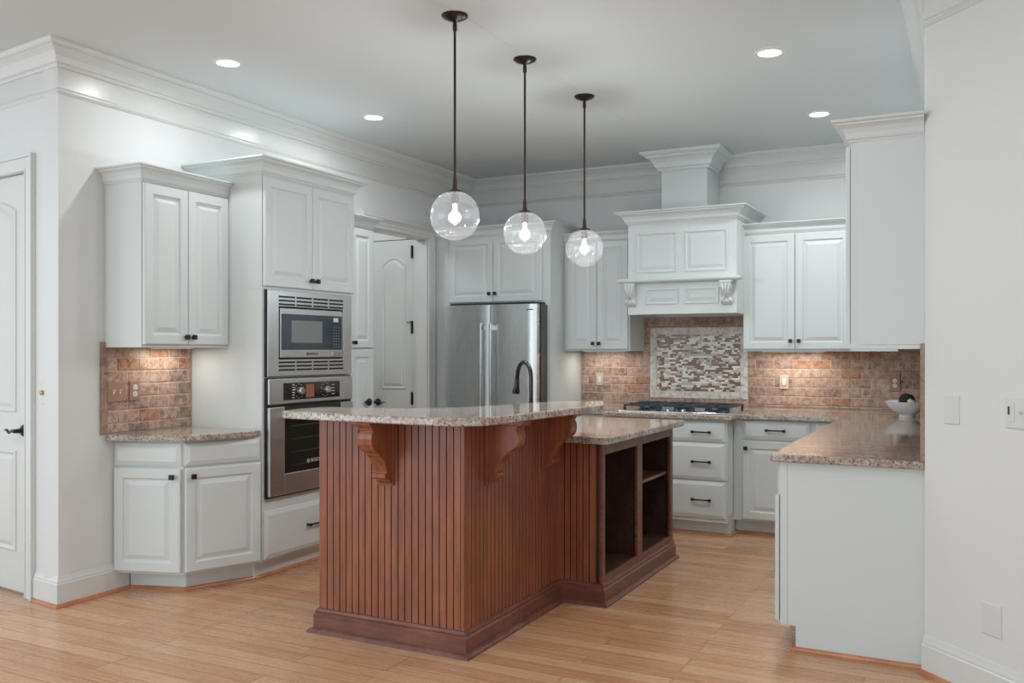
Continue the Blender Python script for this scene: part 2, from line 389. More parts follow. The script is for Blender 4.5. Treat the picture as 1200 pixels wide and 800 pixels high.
for zz in (1.905, 1.86):
    mx = Matrix.Translation((-.362, .019, zz)) @ Matrix.Rotation(PI/2, 4, 'X')
    MB().lathe([(.011, 0), (.011, .003), (.009, .005)], 16, mx=mx).build('lock_ring', M['plastic'], d1)
    MB().lathe([(.0055, 0), (.0055, .008), (.004, .009)], 12, mx=mx).build('lock_pin', M['black'], d1)
def casing(x0, x1, zt, wd=.092, mx=None, name='trim_door', foot=0):
    # flat casing with an outer bead around an opening, in a frame whose front looks to -y
    b = MB()
    for (a, c, e, g) in ((x0-wd, x0, foot, zt+wd), (x1, x1+wd, foot, zt+wd), (x0, x1, zt, zt+wd)):
        b.box(a, c, -.017, 0, e, g, mx=mx)
    t = .017
    b.box(x0-wd, x0-wd+t, -.03, -.017, foot, zt+wd, mx=mx); b.box(x1+wd-t, x1+wd, -.03, -.017, foot, zt+wd, mx=mx)
    b.box(x0-wd+t, x1+wd-t, -.03, -.017, zt+wd-t, zt+wd, mx=mx)
    b.box(x0-.012, x0-.002, -.0205, -.017, foot, zt+.002, mx=mx); b.box(x1+.002, x1+.012, -.0205, -.017, foot, zt+.002, mx=mx)
    b.box(x0-.012, x1+.012, -.0205, -.017, zt+.002, zt+.012, mx=mx)
    return struct(b.build(name, M['trim'], bevel=.002))
casing(-DB, -DA, DT, mx=NF())
# vestibule closet door (front looks to -y)
d2 = bpy.data.objects.new('door_2', None); COL.objects.link(d2); d2.location = (0, 7.05, 0); struct(d2)
room_door(d2, -5.112, -4.662, 2.425, True, (-5.01, -4.735), (1.03, 2.27), yd=0, low_x=(-5.01, -4.735), low_z=(.22, .80))
lever(d2, -5.052, .905, 1)
for zz in (2.26, 1.56, .90):
    k = MB(); k.box(-4.672, -4.652, -.008, -.0045, zz-.005, zz+.10); k.lathe([(.009, zz-.012), (.009, zz+.108)], 10, mx=Matrix.Translation((-4.663, -.014, 0)))
    k.build('hinge', M['black'], d2)
k = MB(); k.box(-4.72, -4.667, -.012, -.006, 1.652, 1.66); k.build('hinge_stop', M['black'], d2)
k = MB(); k.box(-4.66, LX-OUT, 7.046, 7.09, 0, 2.43); k.box(-5.21, LX-OUT, 7.04, 7.09, 2.43, 2.53); k.box(-5.21, -5.115, 7.04, 7.09, 0, 2.43)
struct(k.build('trim_vestibule', M['trim'], bevel=.003))
# cased opening in the left wall with a crowned header; frame x along +Y
FL = Matrix.Translation((LX, 0, 0)) @ Matrix.Rotation(PI/2, 4, 'Z')
k = MB()
k.box(OPY0-.09, OPY0, -.018, 0, 0, 2.45, mx=FL); k.box(OPY1, OPY1+.09, -.018, 0, 0, 2.45, mx=FL); k.box(OPY0, OPY1, -.018, 0, OPZ, 2.45, mx=FL)
k.box(OPY1+.074, OPY1+.09, -.028, -.018, 0, 2.45, mx=FL)
k.sweep([(0, 2.44), (.022, 2.44), (.026, 2.45), (.03, 2.465), (.045, 2.485), (.058, 2.49), (.058, 2.50), (.042, 2.508), (.03, 2.53), (.03, 2.545), (0, 2.545)],
        [(LX, OPY0-.10), (LX+.0, OPY1+.115)])
# jamb liners
k.box(OPY0, OPY0+.012, 0, OUT, 0, OPZ, mx=FL); k.box(OPY1-.012, OPY1, 0, OUT, 0, OPZ, mx=FL); k.box(OPY0+.012, OPY1-.012, 0, OUT, OPZ-.012, OPZ, mx=FL)
struct(k.build('trim_opening', M['trim'], bevel=.002))

# ------------------------------------------------------------------ backsplashes
def bricks(mb, x0, x1, z0, z1, holes=(), y=0, th=.007, bw=.152, bh=.0762, mx=None, seedo=0):
    rnd = random.Random(11+seedo); g = .003; z = z1; row = 0
    while z > z0+.004:
        za = max(z-bh, z0); x = x0-(row % 2)*bw/2-rnd.uniform(0, .01)
        while x < x1-.003:
            xa, xb = max(x, x0), min(x+bw, x1); x += bw
            if xb-xa < .012: continue
            segs = [(xa, xb)]
            for hx0, hx1, hz0, hz1 in holes:
                if za < hz1-.01 and z > hz0+.01:
                    ns = []
                    for a, b in segs:
                        if b <= hx0 or a >= hx1: ns.append((a, b)); continue
                        if a < hx0-.01: ns.append((a, hx0))
                        if b > hx1+.01: ns.append((hx1, b))
                    segs = ns
            for a, b in segs:
                mi = 1+rnd.choice([0, 0, 1, 0, 4, 2, 3, 3, 4]); j = rnd.uniform(-.0012, .0012)
                R = lambda i: rect(a+g/2, b-g/2, za+g/2, z-g/2, i)
                mb.rings([(R(0), y), (R(0), y-th+.0045+j), (R(.002), y-th+.002+j), (R(.006), y-th+j)], mi, mx)
        z -= bh; row += 1
    return mb
# left niche
k = MB(); k.box(3.552, 4.180, -.0078, -.0006, .916, 1.418, mx=FL)
bricks(k, 3.552, 4.180, .918, 1.430, y=-.004, mx=FL, seedo=1)
o = k.build('tile_backsplash', [M['grout']]+TRAV); tag(o, 'small tumbled travertine brick backsplash over the angled left counter', 'backsplash')
k = MB(); k.box(3.510, 3.550, -.016, -.0006, .916, 1.445, mx=FL); k.build('edge_strip', M['tileedge'], o, .003)
# back wall with the mosaic picture behind the cooktop
FB = Matrix.Translation((0, BY, 0))
MX0, MX1, MZ0, MZ1 = -2.60, -1.735, .975, 1.595
k = MB(); k.box(-3.268, RX-.012, -.0078, -.0006, .916, 1.688, mx=FB)
bricks(k, -3.268, -2.60, .918, 1.392, y=-.004, mx=FB, seedo=2)
bricks(k, -2.598, -1.737, .918, MZ0-.001, y=-.004, mx=FB, seedo=5)
bricks(k, -2.662, -1.66, MZ1+.001, 1.688, y=-.004, mx=FB, seedo=3)
bricks(k, -2.66, MX0-.002, 1.392, MZ1+.001, y=-.004, mx=FB, seedo=8)
bricks(k, MX1+.002, -1.66, 1.394, MZ1+.001, y=-.004, mx=FB, seedo=9)
bricks(k, MX1+.002, RX-.012, .918, 1.392, y=-.004, mx=FB, seedo=4)
bk = k.build('tile_backsplash', [M['grout']]+TRAV); tag(bk, 'long travertine brick backsplash across the back wall behind the cooktop', 'backsplash')
k = MB(); fw = .062; yy = -.016
k.box(MX0, MX1, yy, -.001, MZ0, MZ0+fw, mx=FB); k.box(MX0, MX1, yy, -.001, MZ1-fw, MZ1, mx=FB)
k.box(MX0, MX0+fw, yy, -.001, MZ0+fw, MZ1-fw, mx=FB); k.box(MX1-fw, MX1, yy, -.001, MZ0+fw, MZ1-fw, mx=FB)
k.build('stone_frame', M['travframe'], bk, .004, label='pale stone frame around the mosaic')
k = MB(); rnd = random.Random(5); x0, x1, z0, z1 = MX0+fw, MX1-fw, MZ0+fw, MZ1-fw
k.box(x0, x1, -.008, -.001, z0, z1, mx=FB); z = z0; rh = .0172
while z < z1-.004:
    x = x0-rnd.uniform(0, .05)
    while x < x1:
        w = rnd.choice([.02, .03, .045, .06]); a, c = max(x, x0), min(x+w, x1)
        if c-a > .006: k.box(a+.0008, c-.0008, -.0125, -.008, z+.0008, min(z+rh, z1)-.0008, 1+rnd.choice([0, 0, 0, 1, 1, 1, 2, 2, 3, 4]), mx=FB)
        x += w
    z += rh
k.build('glass_mosaic', [M['darkgrout']]+MOS, bk, label='linear mosaic of brown, white and grey strips')
# tile on the right wall, its edge strip faces the room
FR = Matrix.Translation((RX, 0, 0)) @ Matrix.Rotation(-PI/2, 4, 'Z')
k = MB(); k.box(-BY+.016, -4.335, -.0078, -.0006, .916, 1.418, mx=FR)
bricks(k, -BY+.018, -4.335, .918, 1.40, y=-.004, mx=FR, seedo=6)
o = k.build('tile_backsplash', [M['grout']]+TRAV); tag(o, 'travertine tile on the right wall, seen only as its brown end edge', 'backsplash')
k = MB(); k.box(-4.333, -4.315, -.018, -.0006, .916, 1.43, mx=FR); k.build('edge_strip', M['tileedge'], o, .002)

# ------------------------------------------------------------------ cabinets
def carcass(root, w, d, z0, z1, name='body', x0=0, m=None):
    return MB().box(x0, w, 0, d, z0, z1).build(name, m or M['cabinet'], root, .0015)
def cab_crown(root, w, d, z0, z1, p, left=True, right=True, x0=0, y=0):
    path = ([(x0, d)] if left else [])+[(x0, y), (w, y)]+([(w, d)] if right else [])
    return MB().sweep(crown_prof(z0, z1, p), path).build('crown', M['cabinet'], root)
HP = PI/2
# left wall cabinet
uc = thing('wall_cabinet', 'narrow white two-door wall cabinet above the angled counter at left', 'cabinet', (-4.145, 3.54, 0), HP)
wU, dU = .645, .304
carcass(uc, wU, dU, 1.415, 2.35)
panel_door(uc, .004, .316, 1.432, 2.335, (.292, 1.475)); panel_door(uc, .320, .638, 1.432, 2.335, (.344, 1.475))
MB().sweep(crown_prof(2.345, 2.435, .06), [(0, dU), (0, 0), (wU, 0)]).build('crown', M['cabinet'], uc)
# tall oven cabinet
tc = thing('oven_cabinet', 'tall white cabinet housing the microwave and wall oven', 'cabinet', (-3.86, 4.187, 0), HP)
wT, dT = .893, .589
k = MB(); k.box(0, wT, 0, dT, .11, .495); k.box(0, wT, 0, dT, 1.772, 2.475)
k.box(0, .022, 0, dT, .495, 1.772); k.box(wT-.022, wT, 0, dT, .495, 1.772); k.box(.022, wT-.022, .5, dT, .495, 1.772)
k.box(.022, wT-.022, .0, .5, 1.226, 1.233)
k.box(0, wT, .06, dT, 0, .11); k.build('body', M['cabinet'], tc, .0015)
panel_door(tc, .004, .444, 1.79, 2.455, (.418, 1.845)); panel_door(tc, .448, .888, 1.79, 2.455, (.474, 1.845))
slab_front(tc, .008, .885, .125, .415, (.46, .275), w=.13)
MB().sweep(crown_prof(2.47, 2.565, .085), [(0, dT), (0, 0), (wT, 0), (wT, dT)]).build('crown', M['cabinet'], tc)
# pantry cabinet
pc = thing('pantry_cabinet', 'white pantry cabinet beside the doorway, right of the oven tower', 'cabinet', (-4.22, 5.084, 0), HP)
wP, dP = .718, .228
k = MB(); k.box(0, wP, 0, dP, .11, 2.345); k.box(0, wP, .05, dP, 0, .11); k.build('body', M['cabinet'], pc, .0015)
panel_door(pc, .004, .425, 1.415, 2.33, (.40, 1.455)); panel_door(pc, .429, .712, 1.415, 2.33, (.455, 1.455))
panel_door(pc, .004, .425, .125, 1.402, (.385, 1.11)); dd = panel_door(pc, .429, .712, .125, 1.402)
MB().lathe([(.010, 0), (.009, .016), (.026, .022), (.030, .032), (.026, .042), (.012, .047)], 20, mx=Matrix.Translation((.61, -.024, .997)) @ Matrix.Rotation(PI/2, 4, 'X')).build('knob', M['black'], dd, smooth=True)
MB().lathe([(.008, 0), (.006, .004)], 12, mx=Matrix.Translation((.585, -.024, 1.07)) @ Matrix.Rotation(PI/2, 4, 'X')).build('bumper', M['plastic'], dd)
MB().sweep(crown_prof(2.34, 2.425, .07), [(0, 0), (wP, 0), (wP, dP)]).build('crown', M['cabinet'], pc)

# angled base cabinet at left
P0, P1, P2 = (-4.45, 3.610), (-4.045, 3.745), (-3.868, 4.185)
bc = thing('base_cabinet', 'white angled base cabinet with two doors under the left counter', 'cabinet', (P1[0], P1[1], 0))
loc = lambda p: (p[0]-P1[0], p[1]-P1[1])
k = MB(); k.prism([loc(q) for q in ((LX+.001, P0[1]), P1, P2, (LX+.001, 4.185))], .11, .878)
k.prism([loc(q) for q in ((LX+.02, 3.705), (-4.098, 3.815), (-3.94, 4.184), (LX+.02, 4.184))], 0, .11)
k.build('body', M['cabinet'], bc, .001)
def front_frame(a, b):
    e = bpy.data.objects.new('tmp', None)
    return math.hypot(b[0]-a[0], b[1]-a[1]), math.atan2(b[1]-a[1], b[0]-a[0])
for a, b, kx in ((P0, P1, -1), (P1, P2, 1)):
    w, ang = front_frame(a, b); mxl = Matrix.Translation((*loc(a), 0)) @ Matrix.Rotation(ang, 4, 'Z')
    e0, e1 = (.008, w-.006) if kx < 0 else (.006, w-.008)
    objs = [slab_front(bc, e0, e1, .735, .865, name='drawer_front'),
            panel_door(bc, e0, e1, .125, .72, ((e1-.04) if kx < 0 else (e0+.04), .675))]
    for o in objs: o.matrix_local = mxl
k = tag(MB().sweep([(0, 0), (.018, 0), (.018, .008), (.012, .016), (.003, .02), (0, .02)], [(LX+.02, 3.704), (-4.098, 3.814), (-3.921, 4.225), (-3.921, 5.07)]).build('shoe_moulding', M['shoe']),
    'honey oak shoe moulding along the toe kick of the left cabinets', 'moulding')
# left countertop
def arcpts(c, r, a0, a1, n=6): return [(c[0]+r*math.cos(math.radians(a0+(a1-a0)*i/n)), c[1]+r*math.sin(math.radians(a0+(a1-a0)*i/n))) for i in range(n+1)]
poly = [(LX+.018, 3.535), (-4.36, 3.565), (-4.17, 3.635), (-4.03, 3.70), (-3.955, 3.79), (-3.90, 3.93), (-3.862, 4.08), (-3.856, 4.15), (-3.866, 4.176), (-3.89, 4.1835), (LX+.018, 4.1835)]
k = MB().prism(poly, .8795, .915); o = k.build('countertop', M['granite'], bevel=.006, seg=3)
tag(o, 'small curved granite countertop on the angled base cabinet at left', 'countertop')

# fridge enclosure cabinet
fc = thing('fridge_cabinet', 'white cabinet surround with two doors above the refrigerator', 'cabinet', (LX, 7.1, 0))
wF, dF = 1.175, BY-7.1-.002
k = MB(); k.box(0.002, wF, 0, dF, 1.812, 2.42); k.box(wF-.022, wF, 0, dF, 0, 1.812); k.box(.002, .165, 0, dF, 0, 1.812)
k.box(wF-.05, wF-.022, 0, .02, 0, 1.812); k.build('body', M['cabinet'], fc, .0015)
panel_door(fc, .165, .618, 1.825, 2.40, (.592, 1.90)); panel_door(fc, .622, 1.10, 1.825, 2.40, (.650, 1.90))
MB().sweep(crown_prof(2.415, 2.505, .075), [(0.002, 0), (wF, 0), (wF, dF)]).build('crown', M['cabinet'], fc)
# refrigerator
rf = thing('refrigerator', 'stainless steel french door refrigerator in the white surround', 'refrigerator', (-4.205, 6.87, 0))
wR = .905
k = MB(); k.box(.006, wR-.004, .075, .86, .03, 1.792); k.build('body', mat('fridge_side', S(96, 98, 98), .4, .5), rf, .004)
def fdoor(x0, x1, z0, z1, nm='door'):
    n = 10; pts = [(x0, .07)]
    for i in range(n+1):
        t = i/n; x = x0+(x1-x0)*t; e = min(t, 1-t)*(x1-x0); pts.append((x, .0-.006*math.sin(PI*t)+(.012*(1-min(e/.012, 1))**2)))
    pts.append((x1, .07)); return MB().prism(pts, z0, z1).build(nm, M['steelv'], rf, .002, smooth=True, angle=25)
fl_ = fdoor(0, wR/2-.002, .74, 1.79); fr_ = fdoor(wR/2+.002, wR, .74, 1.79); fz = fdoor(0, wR, .06, .733, 'freezer_drawer')
for p, x in ((fl_, wR/2-.055), (fr_, wR/2+.04)):
    k = MB(); k.tube([(x, -.055, .86), (x, -.057, 1.24), (x, -.055, 1.63)], .014, 14)
    for zz in (.90, 1.59): k.box(x-.010, x+.010, -.055, .0, zz-.02, zz+.02)
    k.build('handle', M['steelh'], p, smooth=True)
k = MB(); k.tube([(.12, -.055, .66), (wR-.12, -.055, .66)], .014, 14)
for xx in (.17, wR-.17): k.box(xx-.02, xx+.02, -.055, 0, .65, .67)
k.build('handle', M['steelh'], fz, smooth=True)
MB().box(.76, .875, -.0035, .004, 1.737, 1.746).build('nameplate', mat('dim_badge', S(84, 88, 86), .3, .6), fr_)
MB().box(.04, wR-.03, .03, .3, 1.792, 1.806).build('hinge_cover', M['dark'], rf, .002)
MB().box(wR-.003, wR+.004, .07, .085, .05, 1.795).build('side_seal', M['dark'], rf)

# wall cabinet left of the hood
wc = thing('wall_cabinet', 'white two-door wall cabinet between the refrigerator and the range hood', 'cabinet', (-3.272, 7.39, 0))
wW, dW = .617, BY-7.39-.002
carcass(wc, wW, dW, 1.388, 2.36)
panel_door(wc, .03, .315, 1.404, 2.345, (.288, 1.455)); panel_door(wc, .319, .604, 1.404, 2.345, (.346, 1.455))
MB().sweep(crown_prof(2.35, 2.43, .06), [(0, 0), (wW, 0)]).build('crown', M['cabinet'], wc)
# wall cabinet right of the hood
wr = thing('wall_cabinet', 'white two-door wall cabinet right of the range hood', 'cabinet', (-1.685, 7.39, 0))
w2 = 1.16
carcass(wr, w2, dW, 1.388, 2.335)
panel_door(wr, .004, .408, 1.404, 2.32, (.378, 1.47)); panel_door(wr, .412, .825, 1.404, 2.32, (.442, 1.47))
MB().sweep(crown_prof(2.33, 2.415, .06), [(0, 0), (w2, 0)]).build('crown', M['cabinet'], wr)
# right wall run of upper cabinets, end panel faces the camera
ur = thing('wall_cabinet', 'tall white wall cabinet at right seen from its flat side', 'cabinet', (-.505, BY-.002, 0), -HP)
wX, dX = BY-.002-4.33, .3045
carcass(ur, wX, dX, 1.405, 2.335)
MB().box(wX, wX+.006, .03, dX, 1.425, 2.335).build('side_panel', M['cabinet'], ur, .001)
MB().box(.39, wX+.004, -.004, dX, 1.405, 1.425).build('bottom_rail', M['cabinet'], ur, .003)
xx = .42; dw = (wX-.42-.01)/6
for i in range(6): panel_door(ur, xx+i*dw+.002, xx+(i+1)*dw-.002, 1.43, 2.32, (xx+i*dw+(dw-.03 if i % 2 == 0 else .03), 1.47))
MB().sweep(crown_prof(2.335, 2.43, .075), [(.39, 0), (wX, 0), (wX, dX)]).build('crown', M['cabinet'], ur)

# ------------------------------------------------------------------ range hood
hd = thing('range_hood', 'white panelled range hood with chimney, mantel shelf and carved corbels', 'range hood', (-2.575, 7.12, 0))
wH, dH = .90, BY-7.12-.002
k = MB(); k.box(0, wH, 0, .02, 1.69, 2.44); k.box(0, .02, .02, dH, 1.69, 2.44); k.box(wH-.02, wH, .02, dH, 1.69, 2.44); k.box(.02, wH-.02, .02, dH, 2.42, 2.44)
k.build('body', M['cabinet'], hd, .002)
MB().box(.02, wH-.02, .02, dH, 1.715, 1.735).build('vent_liner', M['steel'], hd)
def framed_panel(x0, x1, z0, z1, y=0, fr=.028, nm='raised_panel'):
    R = lambda i: rect(x0, x1, z0, z1, i)
    MB().rings([(R(0), y+.001), (R(0), y-.006), (R(.004), y-.010), (R(.012), y-.010), (R(.020), y-.003), (R(.026), y-.003), (R(.050), y-.009), (R(.052), y-.0095)]).build(nm, M['cabinet'], hd)
for a in (.075, .485): framed_panel(a, a+.345, 2.03, 2.36)
for a in (.155, .48): framed_panel(a, a+.28, 1.77, 1.90)
MB().sweep(crown_prof(2.435, 2.535, .095), [(0, dH), (0, 0), (wH, 0), (wH, dH)]).build('crown', M['cabinet'], hd)
k = MB(); k.sweep([(0, 1.94), (.012, 1.94), (.02, 1.948), (.062, 1.950), (.072, 1.956), (.076, 1.966), (.072, 1.978), (.06, 1.984), (0, 1.984)], [(-.0, .03), (0, 0), (.87, 0), (.87, .005)]); k.build('mantel_shelf', M['cabinet'], hd, .0015)
CHX0, CHX1, CHY = .205, .595, .26
MB().box(CHX0, CHX1, CHY, dH, 2.44, CEIL-.002).build('chimney', M['cabinet'], hd, .002)
MB().sweep([(o*1.25, z) for o, z in [(q, CEIL-.002-(CEIL-w)*1.28 if w < CEIL else CEIL-.002) for q, w in [(0, cz0)]+CP[3:]]], [(CHX0, dH-.1), (CHX0, CHY), (CHX1, CHY), (CHX1, dH-.1)]).build('chimney_crown', M['cabinet'], hd)
def side_extrude(mb, prof, x0, x1, mi=0, mx=None):   # prof: (out, z) profile, out along -y, extruded in x
    n = len(prof); vs = [(x0, -o, z) for o, z in prof]+[(x1, -o, z) for o, z in prof]
    return mb.add(vs, [tuple(range(n)), tuple(range(n, 2*n))[::-1]]+[(i, n+i, n+(i+1) % n, (i+1) % n) for i in range(n)], mi, mx)
def hood_corbel(x):
    k = MB()
    k.box(x-.004, x+.094, -.078, 0, 1.932, 1.946)
    prof = [(0, 1.933), (.068, 1.933), (.070, 1.915), (.062, 1.90), (.068, 1.885), (.064, 1.862), (.050, 1.845), (.036, 1.832), (.026, 1.82), (.03, 1.806), (.042, 1.796), (.044, 1.782), (.034, 1.768), (.018, 1.76), (0, 1.755)]
    side_extrude(k, prof, x+.006, x+.084)
    for s in (-1, 1):
        cx = x+.045+s*.024                       # twin acanthus ribs and scroll ends
        k.tube([(cx+s*.012, -.070, 1.922), (cx, -.076, 1.89), (cx-s*.006, -.064, 1.858), (cx-s*.01, -.042, 1.83), (cx, -.034, 1.812), (cx+s*.004, -.047, 1.79), (cx, -.040, 1.768)],
               [.010, .013, .012, .008, .009, .012, .005], 10)
        k.tube([(x+.045+s*.040, -.052, 1.895), (x+.045+s*.046, -.052, 1.895)], .024, 16); k.tube([(x+.045+s*.036, -.032, 1.787), (x+.045+s*.043, -.032, 1.787)], .018, 16)
    k.tube([(x+.045, -.068, 1.925), (x+.045, -.080, 1.888), (x+.045, -.062, 1.85), (x+.045, -.030, 1.82)], [.006, .011, .009, .003], 10)
    return k.build('corbel', M['cabinet'], hd, smooth=True, angle=40)
hood_corbel(-.012); hood_corbel(.785)
for xx in (.70, .79):
    MB().lathe([(.012, 0), (.014, -.012), (.006, -.018)], 12, mx=Matrix.Translation((xx, .08, 1.716))).build('control_knob', M['steelh'], hd, smooth=True)

# ------------------------------------------------------------------ back base cabinets
def shoe_strip(path, label): return tag(MB().sweep([(0, 0), (.018, 0), (.018, .008), (.012, .016), (.003, .02), (0, .02)], path).build('shoe_moulding', M['shoe']), label, 'moulding')
b1 = thing('base_cabinet', 'white base cabinet in the back corner between refrigerator and cooktop drawers', 'cabinet', (-3.272, 6.89, 0))
k = MB(); k.box(0, .668, 0, BY-6.89-.002, .11, .878); k.box(0, .668, .07, BY-6.89-.002, 0, .11); k.build('body', M['cabinet'], b1, .0015)
slab_front(b1, .03, .655, .73, .865, (.34, .80)); panel_door(b1, .03, .34, .125, .715, (.30, .67)); panel_door(b1, .344, .655, .125, .715, (.385, .67))
b2 = thing('drawer_cabinet', 'white bumped-out cabinet with three wide drawers below the cooktop', 'cabinet', (-2.60, 6.70, 0))
wD = .955; k = MB(); k.box(0, wD, 0, BY-6.70-.002, .11, .878); k.box(0, wD, .07, BY-6.70-.002, 0, .11)
k.build('body', M['cabinet'], b2, .0015)
for z0, z1 in ((.712, .858), (.425, .700), (.142, .413)):
    slab_front(b2, .03, wD-.012, z0, z1, (.765, (z0+z1)/2), w=.13)
k = MB()                                        # fluted return on the right side of the bump-out
for i in range(3):
    yc = .045+i*.042
    k.tube([(wD+.0005, yc, .17), (wD+.0005, yc, .82)], .007, 8)
k.build('fluting', M['cabinet'], b2, smooth=True)
b3 = thing('base_cabinet', 'white base cabinet with one drawer and door, right of the cooktop drawers', 'cabinet', (-1.643, 6.89, 0))
k = MB(); k.box(0, .80, 0, BY-6.89-.002, .11, .878); k.box(0, .80, .07, BY-6.89-.002, 0, .11); k.build('body', M['cabinet'], b3, .0015)
slab_front(b3, .07, .560, .728, .868, (.315, .80)); panel_door(b3, .07, .560, .125, .715, (.098, .66))
slab_front(b3, .600, .795, .728, .868, (.705, .80), w=.09); panel_door(b3, .600, .795, .125, .715)
shoe_strip([(-3.27, 6.96), (-2.60, 6.96), (-2.60, 6.77), (-1.643, 6.77), (-1.643, 6.96), (-.78, 6.96)], 'oak shoe moulding along the toe kick of the back wall cabinets')
# right wall run with its end panel to the camera
b4 = thing('base_cabinet', 'white base cabinet run at right with a plain end panel', 'cabinet', (-.82, BY-.002, 0), -HP)
wQ, dQ = BY-.002-4.37, .6193
k = MB(); k.box(0, wQ, 0, dQ, .115, .878); k.box(0, wQ, .07, dQ, 0, .115); k.build('body', M['cabinet'], b4, .0015)
k = MB(); k.prism([(.0, .115), (.0, .878), (dQ-.0, .878), (dQ, .0), (.07, .0), (.07, .115)], wQ, wQ+.018, mx=Matrix(((0, 0, 1, 0), (1, 0, 0, 0), (0, 1, 0, 0), (0, 0, 0, 1))))
k.build('end_panel', M['cabinet'], b4, .0015)
MB().box(0, .032, wQ+.018, wQ+.021, .115, .878, mx=Matrix(((0, 1, 0, 0), (1, 0, 0, 0), (0, 0, 1, 0), (0, 0, 0, 1)))).build('corner_stile', M['cabinet'], b4, .001)
n = 5; dw = (wQ-.95)/n
for i in range(n):
    a, c = .95+i*dw+.002, .95+(i+1)*dw-.002
    slab_front(b4, a, c, .728, .868); panel_door(b4, a, c, .125, .715, y0=-.009)
shoe_strip([(-.80+.05+.001, 6.5), (-.751, 4.351), (RX-.001, 4.351)], 'oak shoe moulding at the foot of the right end panel')
# countertops
cz = .879, .915
poly = [(-3.268, BY-.0005), (-3.268, 6.835), (-2.615, 6.835), (-2.615, 6.645), (-1.60, 6.645), (-1.60, 6.835), (-.862, 6.835), (-.862, 4.335), (-.85, 4.318), (RX-.0005, 4.318), (RX-.0005, BY-.0005)]
o = MB().prism(poly, *cz).build('countertop', M['granite'], bevel=.006, seg=3); tag(o, 'long brown granite countertop along the back and right walls', 'countertop')

# ------------------------------------------------------------------ cooktop
ck = thing('cooktop', 'stainless gas cooktop with black cast iron grates on the back counter', 'cooktop', (-2.51, 6.72, .9155))
wC, dC = .90, .52
k = MB().box(0, wC, 0, dC, 0, .010).build('tray', M['steelh'], ck, .003)
for cx, cy, r in ((.17, .38, .04), (.17, .14, .035), (.45, .27, .055), (.73, .38, .04), (.73, .14, .03)):
    MB().lathe([(r+.02, 0), (r+.018, .006), (r, .007), (r, .016), (r*.9, .019)], 20, mx=Matrix.Translation((cx, cy, .010))).build('burner', [M['cast']], ck, smooth=True)
for gx0, gx1 in ((.035, .315), (.325, .575), (.585, .865)):
    k = MB(); t = .007; zt0, zt1 = .044, .058; y0, y1 = .03, .49
    for yy in (y0, y1, (y0+y1)/2): k.box(gx0, gx1, yy-t, yy+t, zt0, zt1)
    for xx in (gx0+t, gx1-t): k.box(xx-t, xx+t, y0, y1, zt0, zt1)
    m_ = (gx0+gx1)/2
    for yy in (.14, .38):
        k.box(gx0, m_-.03, yy-.005, yy+.005, zt0, zt1+.003); k.box(m_+.03, gx1, yy-.005, yy+.005, zt0, zt1+.003)
        k.box(m_-.005, m_+.005, yy-.10, yy-.03, zt0, zt1+.003); k.box(m_-.005, m_+.005, yy+.03, yy+.10, zt0, zt1+.003)
    for xx in (gx0+t, gx1-t, m_):
        for yy in (y0, y1): k.box(xx-t-.002, xx+t+.002, yy-t-.002, yy+t+.002, .010, zt0)
    k.build('grate', M['cast'], ck, .002)
for i in range(5):
    MB().lathe([(.019, 0), (.018, .018), (.014, .021)], 16, mx=Matrix.Translation((.33+i*.06, .045, .010))).build('control_knob', M['steelh'], ck, smooth=True)

# ------------------------------------------------------------------ microwave and oven in the tower (local x along +Y)
mw = thing('microwave', 'built-in stainless microwave with vented trim kit in the oven tower', 'microwave', (-3.86, 4.211, 1.236), HP)
wM, hM = .828, .534
k = MB(); a0, a1, c0, c1 = .098, .735, .105, .435      # opening in the trim frame
for (xa, xb, za, zb) in ((0, a0, 0, hM), (a1, wM, 0, hM), (a0, a1, 0, c0), (a0, a1, c1, hM)): k.box(xa, xb, -.026, -.001, za, zb)
k.build('trim_frame', M['steel'], mw, .003)
MB().box(.01, wM-.01, .0, .42, .01, hM-.01).build('housing', M['dark'], mw)
MB().box(-.004, 0, -.022, -.001, 0, hM).build('edge_gasket', M['dark'], mw)
for zb in (.034, hM-.092):
    for i in range(4):
        xa = .098+i*.1625
        for j in range(3):
            zz = zb+j*.0235
            MB().box(xa, xa+.148, -.0275, -.02, zz, zz+.0115).build('vent_slot', M['dark'], mw)
d_ = MB().box(.108, .725, -.030, .0, c0+.010, c1-.010).build('door', M['steel'], mw, .004)
MB().box(.115, .600, -.0325, -.029, c0+.060, c1-.045).build('door_glass', M['mwglass'], d_, .001)
MB().box(.205, .505, -.0335, -.032, c0+.105, c1-.085).build('window_screen', M['mwscreen'], d_)
cp_ = MB().box(.604, .712, -.0325, -.029, c0+.060, c1-.045).build('control_panel', M['mwglass'], mw)
MB().box(.622, .672, -.0335, -.032, c1-.085, c1-.058).build('display', M['plastic'], cp_)
k = MB()
for r in range(8):
    for c_ in range(3): k.box(.622+c_*.025, .634+c_*.025, -.0335, -.032, c0+.075+r*.0185, c0+.082+r*.0185)
k.build('buttons', M['mwscreen'], cp_)
MB().box(.610, .705, -.034, -.029, c0+.018, c0+.048).build('door_button', M['steelh'], cp_, .002)
